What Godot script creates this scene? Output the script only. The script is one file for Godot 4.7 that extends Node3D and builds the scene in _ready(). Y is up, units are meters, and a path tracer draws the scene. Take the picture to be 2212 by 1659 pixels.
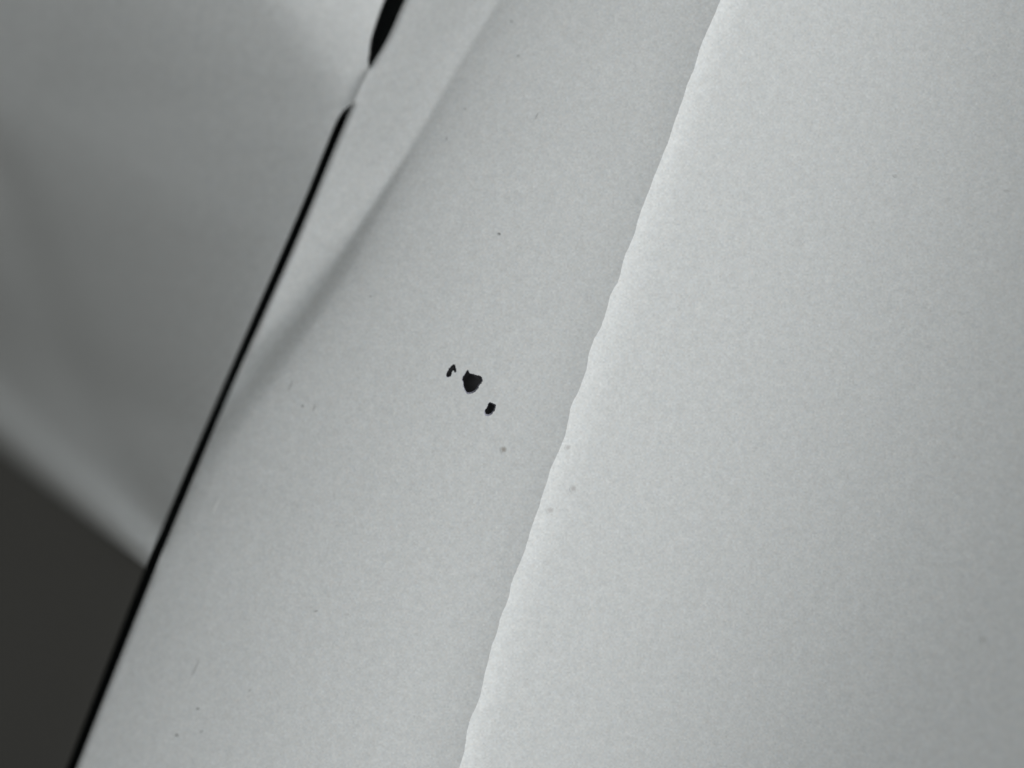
extends Node3D
# A close-up of a white car's bodywork: a body panel with stone chips, a sharp body crease with a
# slightly wavy edge, a shut line with its black seal, the neighbouring panel with its rolled lower lip.
# Shapes are laid out on the panel in units of 0.0926 mm ("u"), measured across the panel from its upper left.

const K := 0.0926            # millimetres per unit on the panel
const CX := 1106.0
const CY := 829.5
const DIST := 224.0          # millimetres from the lens to the panel
const ACROSS := Vector3(0.4426, 0.84, -0.3139)      # the panel's own axes in the world
const ALONG := Vector3(-0.8967, 0.4146, -0.1549)
const OUT := Vector3(0.0, 0.35, 0.9367)
const SPOT := Vector3(0.0, 0.86, 0.0)            # where the middle of the panel stands
const SUN_TO := Vector3(0.92, 0.22, 0.32)     # towards the brightest part of the cloud, in panel axes
const SKY_LOW := 0.09
const SKY_HIGH := 0.6
const SUN := 0.5
const LEAN := Vector2(0.948, -0.318)             # the way the panels curve, in panel axes

var basis_p: Basis
var rng := RandomNumberGenerator.new()
var M := {}
var lean_for := PackedFloat32Array()   # tone 0..255 -> slope of the surface
var near_left: Dictionary
var near_right: Dictionary
var side: Dictionary
var gap_depth := PackedFloat32Array()
var low_depth := PackedFloat32Array()     # the same, evened out: the side panel's edge follows it
var even_edge := PackedFloat32Array()
var ripple: PackedVector2Array
var edge_line: PackedVector2Array
var groove_line: PackedVector2Array
var gap_width: PackedVector2Array
const Y0 := -900.0
const Y1 := 2600.0
const DY := 10.0
const DX := 2.0


func _ready():
	rng.seed = 7
	basis_p = Basis(ACROSS, ALONG, OUT).orthonormalized()
	camera_sky_sun()
	ground()
	materials()
	lines()
	light_table()
	fields()
	car()


func camera_sky_sun():
	var cam := Camera3D.new()
	cam.name = "camera"
	add_child(cam)
	cam.transform = Transform3D(basis_p, SPOT + basis_p.z * DIST * 0.001)
	var a := CameraAttributesPhysical.new()
	a.frustum_focal_length = 35.0
	a.frustum_near = 0.01
	a.frustum_far = 400.0
	a.frustum_focus_distance = DIST * 0.001
	a.exposure_aperture = 1.6
	cam.attributes = a
	cam.fov = rad_to_deg(2.0 * atan(CY * K / DIST))
	cam.near = 0.01
	cam.far = 400.0
	cam.current = true
	var we := WorldEnvironment.new()
	we.name = "sky"
	var e := Environment.new()
	e.background_mode = Environment.BG_SKY
	var m := ProceduralSkyMaterial.new()
	m.sky_top_color = Color(SKY_HIGH * 0.945, SKY_HIGH * 1.0, SKY_HIGH * 1.04).linear_to_srgb()
	m.sky_horizon_color = Color(SKY_LOW * 1.08, SKY_LOW * 1.02, SKY_LOW * 0.84).linear_to_srgb()
	m.sky_curve = 0.6
	m.sun_angle_max = 0.0
	m.ground_bottom_color = Color(0.05, 0.05, 0.05).linear_to_srgb()
	m.ground_horizon_color = Color(0.06, 0.06, 0.06).linear_to_srgb()
	e.sky = Sky.new()
	e.sky.sky_material = m
	e.tonemap_mode = Environment.TONE_MAPPER_LINEAR
	e.tonemap_exposure = 1.72
	e.sdfgi_enabled = true
	e.ssao_enabled = true
	e.ssil_enabled = true
	we.environment = e
	add_child(we)
	var sun := DirectionalLight3D.new()
	sun.name = "sun_behind_cloud"
	sun.light_energy = SUN
	sun.light_angular_distance = 20.0
	sun.light_color = Color(1.0, 1.0, 0.995)
	sun.shadow_enabled = true
	sun.sky_mode = DirectionalLight3D.SKY_MODE_LIGHT_ONLY
	add_child(sun)
	var to := basis_p * SUN_TO.normalized()
	sun.look_at_from_position(SPOT + to, SPOT, Vector3.UP if absf(to.y) < 0.98 else Vector3.RIGHT)


# ---------------------------------------------------------------- small helpers
func obj(called: String, mesh: Mesh, mat: Material, parent: Node) -> MeshInstance3D:
	var o := MeshInstance3D.new()
	o.name = called
	o.mesh = mesh
	o.material_override = mat
	parent.add_child(o, true)
	return o


func at(line: PackedVector2Array, y: float) -> float:      # x of a line at height y, a smooth curve through its points
	var n := line.size()
	if y <= line[0].y:
		return line[0].x + (line[1].x - line[0].x) / (line[1].y - line[0].y) * (y - line[0].y)
	if y >= line[n - 1].y:
		return line[n - 1].x + (line[n - 1].x - line[n - 2].x) / (line[n - 1].y - line[n - 2].y) * (y - line[n - 1].y)
	var i := 0
	while line[i + 1].y < y:
		i += 1
	var a := line[maxi(i - 1, 0)]
	var b := line[i]
	var c := line[i + 1]
	var d := line[mini(i + 2, n - 1)]
	var t := (y - b.y) / (c.y - b.y)
	var m1 := (c.x - a.x) / (c.y - a.y) * (c.y - b.y)
	var m2 := (d.x - b.x) / (d.y - b.y) * (c.y - b.y)
	var t2 := t * t
	var t3 := t2 * t
	return (2 * t3 - 3 * t2 + 1) * b.x + (t3 - 2 * t2 + t) * m1 + (-2 * t3 + 3 * t2) * c.x + (t3 - t2) * m2


func xy(pairs: Array) -> PackedVector2Array:
	var p := PackedVector2Array()
	for q in pairs:
		p.append(Vector2(q[0], q[1]))
	return p


func place(x: float, y: float, z: float) -> Vector3:       # a spot on the panel and its height above it, to metres in the panel's axes
	var s := K * (1.0 - z / DIST)
	return basis_p * Vector3((x - CX) * s, (CY - y) * s, z) * 0.001


func ramp(line: Array, t: float) -> float:                 # [[t, value], ...] smooth-stepped
	if t <= line[0][0]:
		return line[0][1]
	for i in range(1, line.size()):
		if t <= line[i][0]:
			return lerpf(line[i - 1][1], line[i][1], (t - line[i - 1][0]) / (line[i][0] - line[i - 1][0]))
	return line[-1][1]


# ---------------------------------------------------------------- the lines of the bodywork
func lines():
	var crease := xy([[1900, -900], [1700, -400], [1600, -120], [1556, 0], [1541, 37], [1514, 99], [1499, 149], [1484, 184], [1474, 218], [1457, 263], [1446, 298], [1427, 347],
		[1406, 400], [1394, 432], [1382, 463], [1372, 500], [1361, 528], [1348, 557], [1336, 606], [1320, 634], [1311, 667], [1297, 709], [1284, 731], [1271, 770], [1267, 797],
		[1257, 825], [1246, 853], [1234, 876], [1228, 906], [1223, 930], [1215, 955], [1204, 981], [1193, 1004], [1182, 1039], [1172, 1068], [1164, 1095], [1146, 1146], [1135, 1185],
		[1119, 1225], [1105, 1259], [1098, 1294], [1082, 1331], [1075, 1360], [1062, 1397], [1053, 1434], [1045, 1465], [1036, 1507], [1017, 1552], [1009, 1579], [1004, 1616],
		[992, 1660], [960, 1760], [860, 2100], [700, 2600]])
	ripple = PackedVector2Array()
	for p in crease:
		ripple.append(Vector2(p.x - straight(p.y), p.y))
	edge_line = xy([[1250, -900], [1050, -400], [905, -60], [872, 7], [837, 84], [799, 149], [778, 190], [758, 235], [727, 308], [649, 497], [566, 688], [474, 900], [341, 1216], [240, 1469], [166, 1657], [60, 1930], [-180, 2600]])
	gap_width = xy([[48, -900], [47, -60], [45, 7], [36, 84], [20, 119], [10, 140], [-8, 156], [-14, 190], [-8, 220], [11, 231], [17, 244], [20, 262], [20, 308], [19, 409], [20, 499], [21, 682], [22, 902], [23, 1213], [22, 1657], [22, 2600]])
	groove_line = xy([[1640, -900], [1310, -400], [1120, -60], [1080, 0], [1000, 130], [903, 295], [800, 458], [700, 612], [600, 742], [520, 832], [462, 905], [385, 1010], [290, 1180], [180, 1400], [20, 1700], [-300, 2600]])


func straight(y: float) -> float:          # the crease without its small ripples
	return 1553.0 - 0.352 * y + 0.0000105 * y * y


# ---------------------------------------------------------------- how light the paint is at each lean, under this sky
func light_of(n: Vector3) -> float:
	var up := Vector3(ACROSS.y, ALONG.y, OUT.y).normalized()
	var c := n.dot(up)
	return sky_share(c) + SUN * maxf(0.0, n.dot(SUN_TO.normalized()))


var sky_shares := PackedFloat32Array()
func sky_share(c: float) -> float:
	if sky_shares.is_empty():
		for k in 41:
			var cn := -1.0 + k / 20.0
			var sn := sqrt(maxf(0.0, 1.0 - cn * cn))
			var sum := 0.0
			for i in 48:
				var y := -1.0 + (i + 0.5) / 24.0
				var r := sqrt(1.0 - y * y)
				var lum := lerpf(SKY_LOW, SKY_HIGH, y) if y > 0.0 else 0.05
				for j in 48:
					var f := TAU * (j + 0.5) / 48.0
					sum += lum * maxf(0.0, y * cn + r * cos(f) * sn)
			sky_shares.append(sum * 4.0 / (48.0 * 48.0))
	var t := clampf((c + 1.0) * 20.0, 0.0, 39.999)
	return lerpf(sky_shares[int(t)], sky_shares[int(t) + 1], t - int(t))


func light_table():
	var angle := []
	var want := light_of(Vector3(LEAN.x * sin(-0.09), LEAN.y * sin(-0.09), cos(0.09)))    # a face that leans 5 degrees back is 175
	for k in 130:
		var a := deg_to_rad(-72.0 + k)
		angle.append([light_of(Vector3(LEAN.x * sin(a), LEAN.y * sin(a), cos(a))) / want, a])
	print("light at 175: ", want)
	for v in 256:
		var need := pow((v / 255.0 + 0.055) / 1.055, 2.4) / pow((175.0 / 255.0 + 0.055) / 1.055, 2.4)
		var a: float = deg_to_rad(45.0)
		for q in angle:
			if q[0] >= need:
				a = q[1]
				break
		a = clampf(a, deg_to_rad(-62.0), deg_to_rad(45.0))
		lean_for.append(-tan(a) * LEAN.x)


func slope(v: float) -> float:
	var t := clampf(v, 0.0, 254.9)
	return lerpf(lean_for[int(t)], lean_for[int(t) + 1], t - int(t))


# ---------------------------------------------------------------- height of the bodywork above the panel's middle plane, in millimetres
func tone_left(x: float, y: float) -> float:       # between shut line and crease
	var d := x - straight(y)
	var base := ramp([[-900, 132], [-750, 142], [-640, 152], [-500, 160], [-400, 165], [-300, 170], [-180, 174], [-90, 174], [-40, 171], [-10, 168], [20, 167]], d)
	base += ramp([[-200, -6], [0, -5], [500, 1], [900, 2], [1300, 4]], y)
	var e := x - at(groove_line, y)
	var deep := ramp([[-300, 12], [0, 16], [300, 32], [600, 64], [830, 84], [940, 62], [1050, 44], [1300, 33], [1700, 25]], y)
	var far := ramp([[200, 44], [700, 44], [900, 55], [1100, 100]], y)
	var right := base - deep * exp(-maxf(e, 0.0) / far)
	var left := ramp([[-260, 160], [-200, 158], [-120, 155], [-60, 159], [-12, 167], [0, 167]], e) + ramp([[0, 0], [300, 0], [500, 10], [750, 28], [1000, 30]], y)
	return lerpf(left, right, smoothstep(-9.0, 7.0, e))


func tone_right(x: float, y: float) -> float:      # beyond the crease
	var d := x - straight(y)
	if d > 0.0:
		var v := (y - 700.0) / 830.0
		d *= 1.0 + 0.17 * minf(v * v, 2.0)
	return ramp([[-20, 208], [10, 207], [34, 198], [70, 190], [150, 187], [300, 183], [500, 176], [700, 166], [900, 156], [1150, 146], [1480, 144], [1800, 168], [2500, 194]], d)


func tone_side(x: float, y: float) -> float:       # the neighbouring panel
	return 146.0 + 0.034 * maxf(x, -500.0) - 0.062 * clampf(y, -500.0, 1300.0) + 13.0 * smoothstep(-60.0, 70.0, x - (600.0 + 0.62 * y)) * (1.0 - smoothstep(180.0, 480.0, y)) - 4.0


func field(x0: float, x1: float, from: Callable, tone: Callable, start: Callable) -> Dictionary:
	# heights on a grid: every row is summed up from its starting line to both sides
	var rows := int((Y1 - Y0) / DY) + 1
	var cols := int((x1 - x0) / DX) + 1
	var h := PackedFloat32Array()
	h.resize(rows * cols)
	for j in rows:
		var y := Y0 + j * DY
		var c := clampi(int((from.call(y) - x0) / DX), 0, cols - 1)
		var z: float = start.call(y) + slope(tone.call(from.call(y), y)) * K * (x0 + c * DX - from.call(y))
		h[j * cols + c] = z
		for i in range(c + 1, cols):
			z += slope(tone.call(x0 + (i - 0.5) * DX, y)) * K * DX
			h[j * cols + i] = z
		z = h[j * cols + c]
		for i in range(c - 1, -1, -1):
			z -= slope(tone.call(x0 + (i + 0.5) * DX, y)) * K * DX
			h[j * cols + i] = z
	return {"x0": x0, "cols": cols, "rows": rows, "h": h}


func look(f: Dictionary, x: float, y: float) -> float:
	var a := clampf((x - f.x0) / DX, 0.0, f.cols - 1.001)
	var b := clampf((y - Y0) / DY, 0.0, f.rows - 1.001)
	var i := int(a)
	var j := int(b)
	var h: PackedFloat32Array = f.h
	var n: int = f.cols
	return lerpf(lerpf(h[j * n + i], h[j * n + i + 1], a - i), lerpf(h[(j + 1) * n + i], h[(j + 1) * n + i + 1], a - i), b - j)


func ridge(y: float) -> float:             # the crease itself is a little lower towards its ends
	return -0.0000012 * pow(y - 800.0, 2)


func fields():
	near_left = field(-340.0, 2000.0, straight, tone_left, ridge)
	near_right = field(640.0, 4300.0, straight, tone_right, ridge)
	for j in near_left.rows:
		var y: float = Y0 + j * DY
		gap_depth.append(look(near_left, at(edge_line, y), y))
	var smooth := gap_depth.duplicate()
	for j in gap_depth.size():
		var s := 0.0
		for k in range(-6, 7):
			s += gap_depth[clampi(j + k, 0, gap_depth.size() - 1)]
		smooth[j] = s / 13.0
	gap_depth = smooth
	for j in gap_depth.size():
		var s := 0.0
		for k in range(-45, 46):
			s += smooth[clampi(j + k, 0, smooth.size() - 1)]
		low_depth.append(s / 91.0)
		s = 0.0
		for k in range(-30, 31):
			s += at(edge_line, Y0 + (j + k) * DY)
		even_edge.append(s / 61.0)
	print("depth at the shut line: ", edge_depth(0), " ", edge_depth(800), " ", edge_depth(1600))
	side = field(-900.0, 1400.0, side_start, tone_side, side_depth)
	print("side panel far: ", look(side, 0, 0), " ", look(side, 0, 800), " ", look(side, 300, 1100))


func edge_depth(y: float) -> float:
	var b := clampf((y - Y0) / DY, 0.0, gap_depth.size() - 1.001)
	return lerpf(gap_depth[int(b)], gap_depth[int(b) + 1], b - int(b))


func side_depth(y: float) -> float:
	var b := clampf((y - Y0) / DY, 0.0, low_depth.size() - 1.001)
	return lerpf(low_depth[int(b)], low_depth[int(b) + 1], b - int(b)) - 0.9


func side_start(y: float) -> float:
	var b := clampf((y - Y0) / DY, 0.0, even_edge.size() - 1.001)
	return lerpf(even_edge[int(b)], even_edge[int(b) + 1], b - int(b)) - 18.0


func side_edge(y: float) -> float:
	return at(edge_line, y) - at(gap_width, y)


func curl(x: float, y: float) -> float:    # the panel's folded edge rounds down into the shut line
	var t := clampf(1.0 - (x - at(edge_line, y)) / 12.0, 0.0, 1.0)
	return (1.0 - sqrt(1.0 - t * t * 0.98)) * 0.9 * smoothstep(-4.0, 8.0, at(gap_width, y))


var calm := 1.0


func ripple_at(y: float) -> float:
	return at(ripple, y) + 0.7 * sin(y * 0.23 + 2.0 * sin(y * 0.071)) * sin(y * 0.041 + 1.0)


func on_left(d: float, y: float) -> Vector3:
	var x := straight(y) + d
	return place(x + calm * ripple_at(y) * exp(-absf(d) / 60.0), y, look(near_left, x, y) - curl(x, y))


func on_right(d: float, y: float) -> Vector3:
	var x := straight(y) + d
	return place(x + calm * ripple_at(y) * exp(-absf(d) / 60.0), y, look(near_right, x, y))


func lip_off(x: float, y: float) -> float:     # how far below the side panel's lower fold, across it
	return (y - 838.0 - 0.86 * x) * 0.758


func side_base(x: float, y: float) -> float:       # it also falls away downwards, more so farther from the shut line
	var far := maxf(side_start(y) - x, 0.0)
	far = minf(far, 700.0) * far / (far + 60.0)
	return look(side, x, y) - 0.0115 * far * K * easing(y) * K


func easing(y: float) -> float:
	var t := clampf(y + 100.0, 0.0, 1800.0)
	return t * t / (t + 350.0)


func side_z(x: float, y: float) -> float:
	var q := lip_off(x, y)
	var z := side_base(x, y)
	var e := (x - at(xy([[-60, 300], [0, 390], [80, 620], [160, 830], [300, 1080]]), y)) if y > 250.0 else 999.0
	z -= 2.4 * exp(-e * e / 3600.0)
	if q > -90.0:
		z += (0.72 + 0.28 * smoothstep(0.0, 110.0, side_edge(y) - x)) * ramp([[-90, 0], [-60, -0.5], [-25, -1.6], [-8, -1.7], [6, -0.6], [22, 2.4], [40, 5.8], [54, 7.4], [64, 7.6], [74, 6.6], [83, 4.0], [88, 1.0], [92, -5.0]], q)
	return z


func on_side(x: float, y: float) -> Vector3:
	return place(x, y, side_z(x, y))


func on_trim(x: float, y: float) -> Vector3:
	return place(x, y, side_base(x, minf(y, 1900.0)) - 2.0)


# ---------------------------------------------------------------- meshes
func normal_at(f: Callable, a: float, b: float, lo := -1e9, hi := 1e9) -> Vector3:
	calm = 0.35     # the lacquer is smoother than the ripples of the crease
	var u: Vector3 = f.call(minf(a + 3.0, hi), b) - f.call(maxf(a - 3.0, lo), b)
	var v: Vector3 = f.call(a, b - 5.0) - f.call(a, b + 5.0)
	calm = 1.0
	return u.cross(v).normalized()


func uv_of(p: Vector3) -> Vector2:
	var l := basis_p.inverse() * p
	return Vector2(l.x, -l.y) * 10.0


class Sheet:
	var v := PackedVector3Array()
	var n := PackedVector3Array()
	var t := PackedVector2Array()
	var i := PackedInt32Array()
	func put(p: Vector3, nn: Vector3, uv: Vector2) -> int:
		v.append(p)
		n.append(nn)
		t.append(uv)
		return v.size() - 1
	func tri(a: int, b: int, c: int):
		var face := (v[b] - v[a]).cross(v[c] - v[a])
		if face.dot(n[a] + n[b] + n[c]) > 0.0:     # front faces run clockwise
			i.append_array([a, c, b])
		else:
			i.append_array([a, b, c])
	func mesh() -> ArrayMesh:
		var a := []
		a.resize(Mesh.ARRAY_MAX)
		a[Mesh.ARRAY_VERTEX] = v
		a[Mesh.ARRAY_NORMAL] = n
		a[Mesh.ARRAY_TEX_UV] = t
		a[Mesh.ARRAY_INDEX] = i
		var m := ArrayMesh.new()
		m.add_surface_from_arrays(Mesh.PRIMITIVE_TRIANGLES, a)
		return m


func heights(step: float) -> PackedFloat32Array:
	var ys := PackedFloat32Array()
	var y := Y0 + 20.0
	while y < Y1 - 20.0:
		ys.append(y)
		y += step if y > -60.0 and y < 1720.0 else 40.0
	return ys


func grid(ys: PackedFloat32Array, us: PackedFloat32Array, f: Callable, a0: Callable, a1: Callable, skip := Rect2i()) -> Sheet:
	var s := Sheet.new()
	var n := us.size()
	for y in ys:
		var lo: float = a0.call(y)
		var hi: float = a1.call(y)
		for u in us:
			var a := lerpf(lo, hi, u)
			var p: Vector3 = f.call(a, y)
			s.put(p, normal_at(f, a, y, lo, hi), uv_of(p))
	for j in ys.size() - 1:
		for i in n - 1:
			if skip.size.x > 0 and skip.has_point(Vector2i(i, j)):
				continue
			var k := j * n + i
			s.tri(k, k + 1, k + n)
			s.tri(k + 1, k + n + 1, k + n)
	return s


func spread(n: int, low: float, high: float) -> PackedFloat32Array:    # 0..1, closer together at the ends
	var us := PackedFloat32Array()
	for i in n + 1:
		var t := float(i) / n
		us.append(clampf(t - low * sin(TAU * t) / TAU * 0.5 - high * (sin(TAU * t) / TAU) * 0.5, 0.0, 1.0))
	return us


func chip_outline(pairs: Array, ox: float, oy: float, k: float) -> PackedVector2Array:
	var raw := PackedVector2Array()
	for q in pairs:
		raw.append(Vector2(ox + q[0] * k, oy + q[1] * k))
	var mid := Vector2.ZERO
	for p in raw:
		mid += p / raw.size()
	for i in raw.size():
		raw[i] = mid + (raw[i] - mid) * 1.05
	var out := PackedVector2Array()
	for i in raw.size():      # small uneven steps between the corners
		var a := raw[i]
		var b := raw[(i + 1) % raw.size()]
		var m := maxi(1, int(a.distance_to(b) / 1.6))
		for j in m:
			var p := a.lerp(b, float(j) / m)
			if j > 0:
				p += Vector2(rng.randf_range(-0.8, 0.8), rng.randf_range(-0.8, 0.8))
			out.append(p)
	return out


func left_point(p: Vector2, down := 0.0) -> Vector3:
	return place(p.x, p.y, look(near_left, p.x, p.y) - down)


func left_normal(p: Vector2) -> Vector3:
	return normal_at(on_left, p.x - straight(p.y), p.y)


# ---------------------------------------------------------------- the ground, far below
func ground():
	var m := StandardMaterial3D.new()
	var noise := FastNoiseLite.new()
	noise.seed = 3
	noise.frequency = 0.08
	var t := NoiseTexture2D.new()
	t.noise = noise
	t.width = 512
	t.height = 512
	t.seamless = true
	var r := Gradient.new()
	r.colors = PackedColorArray([Color(0.19, 0.19, 0.19), Color(0.31, 0.31, 0.3)])
	t.color_ramp = r
	m.albedo_texture = t
	m.roughness = 0.9
	m.uv1_scale = Vector3(150, 150, 1)
	var p := PlaneMesh.new()
	p.size = Vector2(300, 300)
	var o := obj("ground", p, m, self)
	o.set_meta("kind", "structure")
	o.set_meta("label", "dark asphalt ground below the car")


# ---------------------------------------------------------------- materials
func paint_texture(size: int, fine: float, tint: float) -> ImageTexture:
	var im := Image.create(size, size, false, Image.FORMAT_RGB8)
	var cloud := FastNoiseLite.new()
	cloud.seed = 11
	cloud.frequency = 0.11
	for y in size:
		for x in size:
			var l := rng.randfn(0.0, fine) + cloud.get_noise_2d(x, y) * 0.02
			var warm := rng.randfn(0.0, tint)
			im.set_pixel(x, y, Color(0.868 + l + warm, 0.875 + l - absf(warm) * 0.2, 0.872 + l - warm))
	return ImageTexture.create_from_image(im)


func materials():
	var w := StandardMaterial3D.new()
	w.resource_name = "white car paint"
	w.albedo_texture = paint_texture(512, 0.018, 0.0035)
	w.uv1_scale = Vector3(0.6, 0.6, 1)
	w.roughness = 0.55
	w.metallic_specular = 0.22
	w.clearcoat_enabled = true
	w.clearcoat = 0.12
	w.clearcoat_roughness = 0.3
	M.paint = w
	var b := StandardMaterial3D.new()
	b.resource_name = "black rubber"
	b.albedo_color = Color(0.009, 0.010, 0.010).linear_to_srgb()
	b.roughness = 0.9
	b.metallic_specular = 0.15
	M.rubber = b
	var t := StandardMaterial3D.new()
	t.resource_name = "dark grey plastic"
	var tn := FastNoiseLite.new()
	tn.seed = 5
	tn.frequency = 0.2
	var tt := NoiseTexture2D.new()
	tt.noise = tn
	tt.seamless = true
	var tr := Gradient.new()
	tr.colors = PackedColorArray([Color(0.112, 0.109, 0.1).linear_to_srgb(), Color(0.155, 0.15, 0.139).linear_to_srgb()])
	tt.color_ramp = tr
	t.albedo_texture = tt
	t.uv1_scale = Vector3(6, 6, 1)
	t.roughness = 0.8
	t.metallic_specular = 0.3
	M.trim = t
	var c := StandardMaterial3D.new()
	c.resource_name = "bare dark plastic in a chip"
	c.albedo_color = Color(0.0065, 0.0065, 0.0075).linear_to_srgb()
	c.roughness = 0.5
	c.metallic_specular = 0.35
	M.bare = c
	var p := StandardMaterial3D.new()
	p.resource_name = "grey primer"
	p.albedo_color = Color(0.24, 0.24, 0.29).linear_to_srgb()
	p.roughness = 0.8
	M.primer = p
	var k := StandardMaterial3D.new()
	k.resource_name = "film of dirt"
	k.vertex_color_use_as_albedo = true
	k.roughness = 0.55
	k.metallic_specular = 0.3
	M.film = k
	M.dirt = Color(0.22, 0.22, 0.21)
	M.faint = Color(0.60, 0.60, 0.59)
	M.spot = Color(0.52, 0.51, 0.50)
	M.brown = Color(0.40, 0.37, 0.34)
	M.pale = Color(0.93, 0.93, 0.91)
	M.scuff = Color(0.46, 0.46, 0.45)


# ---------------------------------------------------------------- the car
func car():
	var root := Node3D.new()
	root.name = "car"
	root.position = SPOT
	add_child(root)
	root.set_meta("label", "white car bodywork with black stone chips between a shut line and a sharp crease")
	root.set_meta("category", "car")
	panel(root)
	var ys := heights(7.0)
	var us := PackedFloat32Array()
	for i in 121:
		us.append(pow(i / 120.0, 2.1))
	var f := obj("crease_face", grid(ys, us, on_right, func(_y): return 0.0, func(_y): return 2500.0).mesh(), M.paint, root)
	f.set_meta("label", "lighter face of the body beyond the sharp wavy crease")
	side_panel(root)
	seal(root)
	trim(root)


func panel(root: Node3D):
	var ys := heights(7.0)
	var us := spread(150, 0.9, 0.6)
	var lo := func(y): return at(edge_line, y) - straight(y)
	var hi := func(_y): return 0.0
	# the cells that hold the chips are meshed on their own, with holes
	var j0 := 0
	while ys[j0 + 1] < 776.0:
		j0 += 1
	var j1 := j0
	while ys[j1] < 912.0:
		j1 += 1
	var i0 := 9999
	var i1 := 0
	for j in range(j0, j1 + 1):
		var y := ys[j]
		for i in us.size():
			var x: float = straight(y) + lerpf(lo.call(y), 0.0, us[i])
			if x < 952.0:
				i0 = mini(i0, 9999)
			if x > 952.0 and x < 1095.0:
				i0 = mini(i0, i - 1)
				i1 = maxi(i1, i + 1)
	var s := grid(ys, us, on_left, lo, hi, Rect2i(i0, j0, i1 - i0, j1 - j0))
	var n := us.size()
	# the return flange of the edge, down into the shut line
	for j in ys.size() - 1:
		var q := []
		for k in 2:
			var y := ys[j + k]
			var x := at(edge_line, y)
			var top := s.v[(j + k) * n]
			var face := -basis_p.x
			q.append(s.put(top, face, uv_of(top)))
			var foot := place(x + 3.0, y, edge_depth(y) - 7.0)
			q.append(s.put(foot, face, uv_of(foot)))
		s.tri(q[0], q[1], q[2])
		s.tri(q[1], q[3], q[2])
	# chips: outline of the lost paint, outline of the bare floor
	var chips := []
	chips.append({"rim": chip_outline([[900, 425], [930, 465], [965, 525], [1060, 545], [1150, 575], [1245, 590], [1300, 640], [1312, 720], [1290, 805], [1225, 870], [1185, 950], [1120, 1030], [1040, 1078], [950, 1105], [870, 1090],
		[810, 1000], [775, 900], [765, 780], [735, 715], [755, 630], [815, 540], [850, 470]], 943.6, 768.0, 0.0744), "shift": Vector2(-0.9, -0.9), "inset": 0.90,
		"label": "largest black paint chip, heart shaped, middle of three"})
	chips.append({"rim": chip_outline([[275, 565], [298, 490], [362, 365], [430, 300], [465, 262], [535, 270], [540, 335], [565, 390], [558, 480], [500, 490], [490, 440], [462, 440], [445, 470], [435, 530], [412, 600], [345, 630], [290, 622]],
		943.6, 768.0, 0.0744), "shift": Vector2(-0.15, -0.1), "inset": 0.95, "label": "small hooked black paint chip nearest the shut line"})
	chips.append({"rim": chip_outline([[1050, 730], [1110, 690], [1220, 740], [1330, 800], [1440, 820], [1445, 1000], [1385, 1200], [1270, 1330], [1160, 1460], [1000, 1540], [840, 1520], [735, 1350], [755, 1220], [850, 1100], [940, 930], [990, 790]],
		1020.4, 844.8, 0.03472), "shift": Vector2(-0.8, -0.9), "inset": 0.8, "label": "oval black paint chip nearest the crease"})
	# the sheet round the chips
	var pts := PackedVector2Array()
	var fixed := []
	var ring := []
	for i in range(i0, i1):
		ring.append([i, j0])
	for j in range(j0, j1):
		ring.append([i1, j])
	for i in range(i1, i0, -1):
		ring.append([i, j1])
	for j in range(j1, j0, -1):
		ring.append([i0, j])
	for q in ring:
		var y := ys[q[1]]
		pts.append(Vector2(straight(y) + lerpf(lo.call(y), 0.0, us[q[0]]), y))
		fixed.append(q[1] * n + q[0])
	var outer := pts.duplicate()
	for c in chips:
		c.first = pts.size()
		pts.append_array(c.rim)
	var y := ys[j0] + 3.0
	while y < ys[j1] - 2.0:
		var x := 930.0
		while x < 1130.0:
			var p := Vector2(x + rng.randf_range(-0.8, 0.8), y + rng.randf_range(-0.8, 0.8))
			var ok := Geometry2D.is_point_in_polygon(p, outer)
			if ok:
				for k in outer.size():
					if p.distance_to(outer[k]) < 2.5:
						ok = false
						break
			if ok:
				for c in chips:
					if Geometry2D.is_point_in_polygon(p, c.rim):
						ok = false
					for k in c.rim:
						if p.distance_squared_to(k) < 2.2:
							ok = false
			if ok:
				pts.append(p)
			x += 5.0
		y += 5.0
	var ids := PackedInt32Array()
	for k in pts.size():
		if k < fixed.size():
			ids.append(fixed[k])
		else:
			var p3 := left_point(pts[k])
			ids.append(s.put(p3, left_normal(pts[k]), uv_of(p3)))
	var t := Geometry2D.triangulate_delaunay(pts)
	for k in range(0, t.size(), 3):
		var mid := (pts[t[k]] + pts[t[k + 1]] + pts[t[k + 2]]) / 3.0
		var keep := Geometry2D.is_point_in_polygon(mid, outer)
		for c in chips:
			if Geometry2D.is_point_in_polygon(mid, c.rim):
				keep = false
		if keep:
			s.tri(ids[t[k]], ids[t[k + 1]], ids[t[k + 2]])
	var body := obj("body_panel", s.mesh(), M.paint, root)
	body.set_meta("label", "white painted body panel with three black chips")
	for c in chips:
		chip(c, body)
	specks(body)


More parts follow.
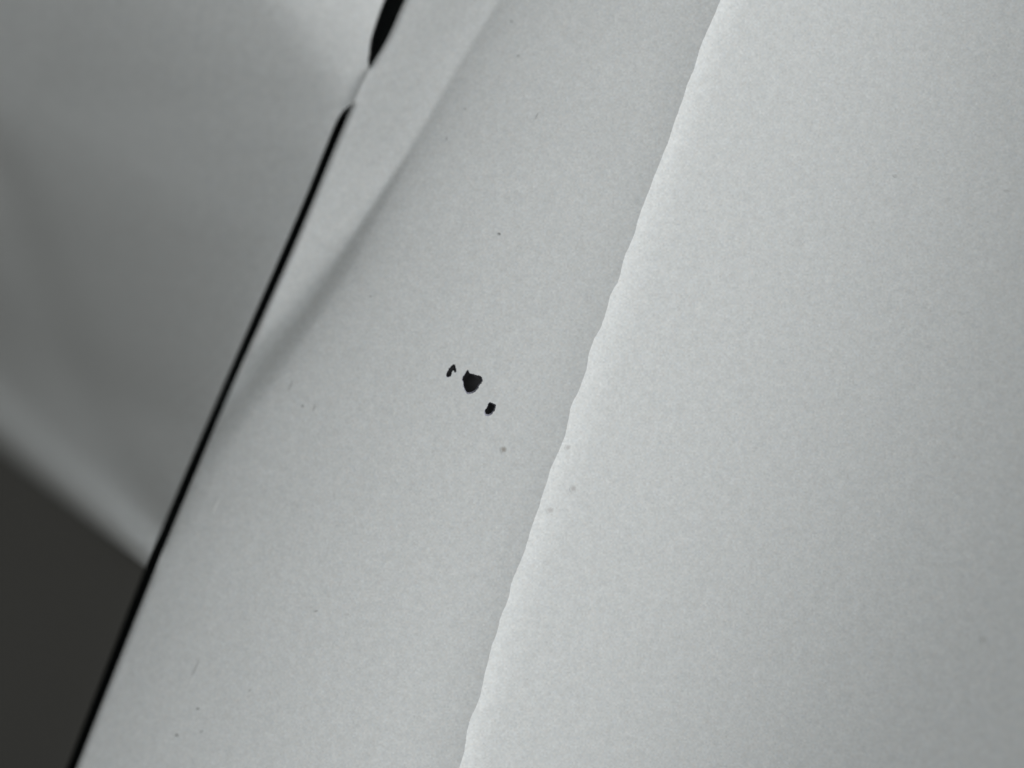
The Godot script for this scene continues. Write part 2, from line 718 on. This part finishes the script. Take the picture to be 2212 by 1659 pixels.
func chip(c: Dictionary, body: Node3D):
	var rim: PackedVector2Array = c.rim
	var mid := Vector2.ZERO
	for p in rim:
		mid += p / rim.size()
	var low := PackedVector2Array()
	for p in rim:
		low.append(mid + (p - mid) * c.inset + c.shift)
	var floor_s := Sheet.new()
	var up := left_normal(mid)
	var t := Geometry2D.triangulate_polygon(low)
	for p in low:
		var q := left_point(p, 0.11 + rng.randf_range(-0.012, 0.012))
		floor_s.put(q, (up + basis_p * Vector3(rng.randf_range(-0.4, 0.4), rng.randf_range(-0.4, 0.4), 0)).normalized(), uv_of(q))
	for k in range(0, t.size(), 3):
		floor_s.tri(t[k], t[k + 1], t[k + 2])
	var f := obj("paint_chip", floor_s.mesh(), M.bare, body)
	f.set_meta("label", c.label)
	var wall := Sheet.new()
	var n := rim.size()
	for k in n:
		var a := left_point(rim[k])
		var b := left_point(low[k], 0.11)
		var inward := (basis_p * Vector3(mid.x - rim[k].x, rim[k].y - mid.y, 6.0)).normalized()
		wall.put(a, inward, uv_of(a))
		wall.put(b, inward, uv_of(b))
	for k in n:
		var m := (k + 1) % n
		wall.tri(k * 2, k * 2 + 1, m * 2)
		wall.tri(k * 2 + 1, m * 2 + 1, m * 2)
	obj("chip_edge", wall.mesh(), M.primer, body)


func speck(called: String, x: float, y: float, long: float, wide: float, turn: float, tone: Color, body: Node3D, right := false):
	# a thin uneven film of dirt or a shallow mark that thins out towards its edge and follows the surface
	var s := Sheet.new()
	var cols := PackedColorArray()
	var f := func(p: Vector2, h: float) -> Vector3:
		var d := p.x - straight(p.y)
		return (on_right(maxf(d, 1.0), p.y) if right else on_left(d, p.y)) + basis_p.z * h * 0.001
	var up := normal_at(on_right if right else on_left, x - straight(y), y)
	x -= ripple_at(y) * exp(-absf(x - straight(y)) / 60.0)
	var n := 13
	var clean := Color(0.72, 0.738, 0.732)
	var reach := []
	for k in n:
		reach.append(rng.randf_range(0.75, 1.2))
	s.put(f.call(Vector2(x, y), 0.05), up, Vector2.ZERO)
	cols.append(tone)
	for step in [[0.55, 0.85], [1.0, 0.5], [1.5, 0.0]]:
		for k in n:
			var a := TAU * k / n
			var p: Vector2 = Vector2(x, y) + Vector2(cos(a) * long, sin(a) * wide).rotated(turn) * reach[k] * step[0]
			s.put(f.call(p, 0.05 - 0.012 * step[0]), up, Vector2.ZERO)
			cols.append(clean.lerp(tone, step[1]))
	for k in n:
		var m := (k + 1) % n
		s.tri(0, 1 + k, 1 + m)
		for g in 2:
			var b := 1 + g * n
			s.tri(b + k, b + n + k, b + m)
			s.tri(b + m, b + n + k, b + n + m)
	var arr := []
	arr.resize(Mesh.ARRAY_MAX)
	arr[Mesh.ARRAY_VERTEX] = s.v
	arr[Mesh.ARRAY_NORMAL] = s.n
	arr[Mesh.ARRAY_TEX_UV] = s.t
	arr[Mesh.ARRAY_INDEX] = s.i
	arr[Mesh.ARRAY_COLOR] = cols
	var mesh := ArrayMesh.new()
	mesh.add_surface_from_arrays(Mesh.PRIMITIVE_TRIANGLES, arr)
	obj(called, mesh, M.film, body)


func specks(body: Node3D):
	for q in [[1078, 505, 3.2, 2.2, 0.5, "dirt"], [1088, 971, 4.6, 6.0, 0.2, "brown"], [428, 1531, 2.6, 2.0, 0.0, "dirt"], [382, 1588, 2.8, 2.4, 0.4, "dirt"],
			[436, 1580, 3.6, 1.8, -0.7, "scuff"], [540, 1491, 2.8, 1.5, -0.8, "scuff"], [654, 877, 2.4, 1.9, 0.3, "dirt"], [683, 1320, 3.5, 1.6, -0.3, "scuff"], [801, 640, 2.4, 1.8, 0.2, "scuff"],
			[1106, 46, 2.4, 2.0, 0.2, "scuff"], [1120, 120, 2.4, 2.0, 0.2, "scuff"], [752, 1327, 2.0, 1.5, 0, "faint"], [1005, 235, 2.3, 1.7, 0, "scuff"]]:
		speck("dirt_speck", q[0], q[1], q[2], q[3], q[4], M[q[5]], body)
	for q in [[628, 833, 9.5, 1.3, -1.2], [679, 881, 8.0, 1.2, -1.25], [422, 1444, 17.0, 1.3, -1.13], [1160, 250, 6.0, 1.0, -1.1], [965, 300, 5.0, 0.9, -1.2]]:
		speck("scratch", q[0], q[1], q[2], q[3], q[4], M.scuff, body)
	speck("scratch", 466, 1094, 16.0, 2.2, -1.15, M.pale, body)
	for q in [[1238, 1055, 5.0, 6.0, 0.0, "spot"], [1225, 967, 5.0, 4.5, -0.6, "spot"], [1187, 1102, 6.0, 6.5, 0.3, "spot"], [2176, 412, 6.0, 2.0, 0.2, "faint"], [2125, 1382, 6, 7, 0, "faint"], [1935, 380, 4, 2.6, 0.3, "faint"]]:
		speck("dirt_speck", q[0], q[1], q[2], q[3], q[4], M[q[5]], get_node("car"), true)


func side_panel(root: Node3D):
	# rows run with the lower fold, columns end at the shut line
	var row := func(low0: float, low1: float, v: float, top: bool) -> Array:
		# y of a spot at x on this row, and the x where the row meets the shut line
		var yy := func(x: float) -> float:
			var fold := 838.0 + 0.86 * x
			return lerpf(-880.0, fold, v) if top else fold + lerpf(low0, low1, v) / 0.758
		var x := 500.0
		for k in 24:
			x = lerpf(x, side_edge(yy.call(x)), 0.7)
		return [yy, x]
	var build := func(rows: int, cols: int, top: bool, low0: float, low1: float) -> Sheet:
		var s := Sheet.new()
		for j in rows + 1:
			var v := float(j) / rows
			var r: Array = row.call(low0, low1, v, top)
			for i in cols + 1:
				var u := float(i) / cols
				var x := lerpf(-880.0, r[1], 1.0 - pow(1.0 - u, 1.4))
				var y: float = r[0].call(x)
				var p := on_side(x, y)
				s.put(p, normal_at(on_side, x, y), uv_of(p))
		for j in rows:
			for i in cols:
				var k := j * (cols + 1) + i
				s.tri(k, k + 1, k + cols + 1)
				s.tri(k + 1, k + cols + 2, k + cols + 1)
		# its edge, down into the shut line
		for j in rows:
			var q := []
			for k in 2:
				var p := s.v[(j + k) * (cols + 1) + cols]
				q.append(s.put(p, basis_p.x, uv_of(p)))
				p -= basis_p.z * 0.010 + basis_p.x * 0.0035
				q.append(s.put(p, basis_p.x, uv_of(p)))
			s.tri(q[0], q[1], q[2])
			s.tri(q[1], q[3], q[2])
		return s
	var o := obj("side_panel", build.call(150, 100, true, 0.0, 0.0).mesh(), M.paint, root)
	o.set_meta("label", "smooth white panel across the shut line, out of focus")
	var l := obj("lower_lip", build.call(40, 90, false, 0.0, 92.0).mesh(), M.paint, o)
	l.set_meta("label", "pale rolled lip along the lower edge of the side panel")


func seal(root: Node3D):
	for span in [[-880.0, 176.0], [205.0, 2580.0]]:
		var s := Sheet.new()
		var ys := PackedFloat32Array()
		var y: float = span[0]
		while y <= span[1]:
			ys.append(y)
			y += 12.0
		for yy in ys:
			var e := at(edge_line, yy)
			var w := maxf(at(gap_width, yy), 2.0)
			var z := edge_depth(yy) - 7.5
			for k in 5:     # a shallow rounded bead
				var p := place(e - w - 1.0 + (w + 26.0) * k / 4.0, yy, z + [-1.2, -0.2, 0.3, -0.2, -1.2][k])
				s.put(p, (basis_p.z + basis_p.x * (k - 2) * 0.2).normalized(), uv_of(p))
		for j in ys.size() - 1:
			for i in 4:
				var k := j * 5 + i
				s.tri(k, k + 1, k + 5)
				s.tri(k + 1, k + 6, k + 5)
		obj("gap_seal", s.mesh(), M.rubber, root)


func trim(root: Node3D):
	var s := Sheet.new()
	var rows := 60
	var cols := 60
	for j in rows + 1:
		var q := lerpf(30.0, 1250.0, float(j) / rows)
		var x1 := 300.0
		for k in 24:
			x1 = lerpf(x1, side_edge(minf(838.0 + 0.86 * x1 + q / 0.758, 2500.0)), 0.7)
		for i in cols + 1:
			var x := lerpf(-880.0, x1, float(i) / cols)
			var y := 838.0 + 0.86 * x + q / 0.758
			var p := on_trim(x, y)
			s.put(p, normal_at(on_trim, x, y), uv_of(p))
	for j in rows:
		for i in cols:
			var k := j * (cols + 1) + i
			s.tri(k, k + 1, k + cols + 1)
			s.tri(k + 1, k + cols + 2, k + cols + 1)
	var o := obj("lower_trim", s.mesh(), M.trim, root)
	o.set_meta("label", "dark grey trim below the side panel's lip")
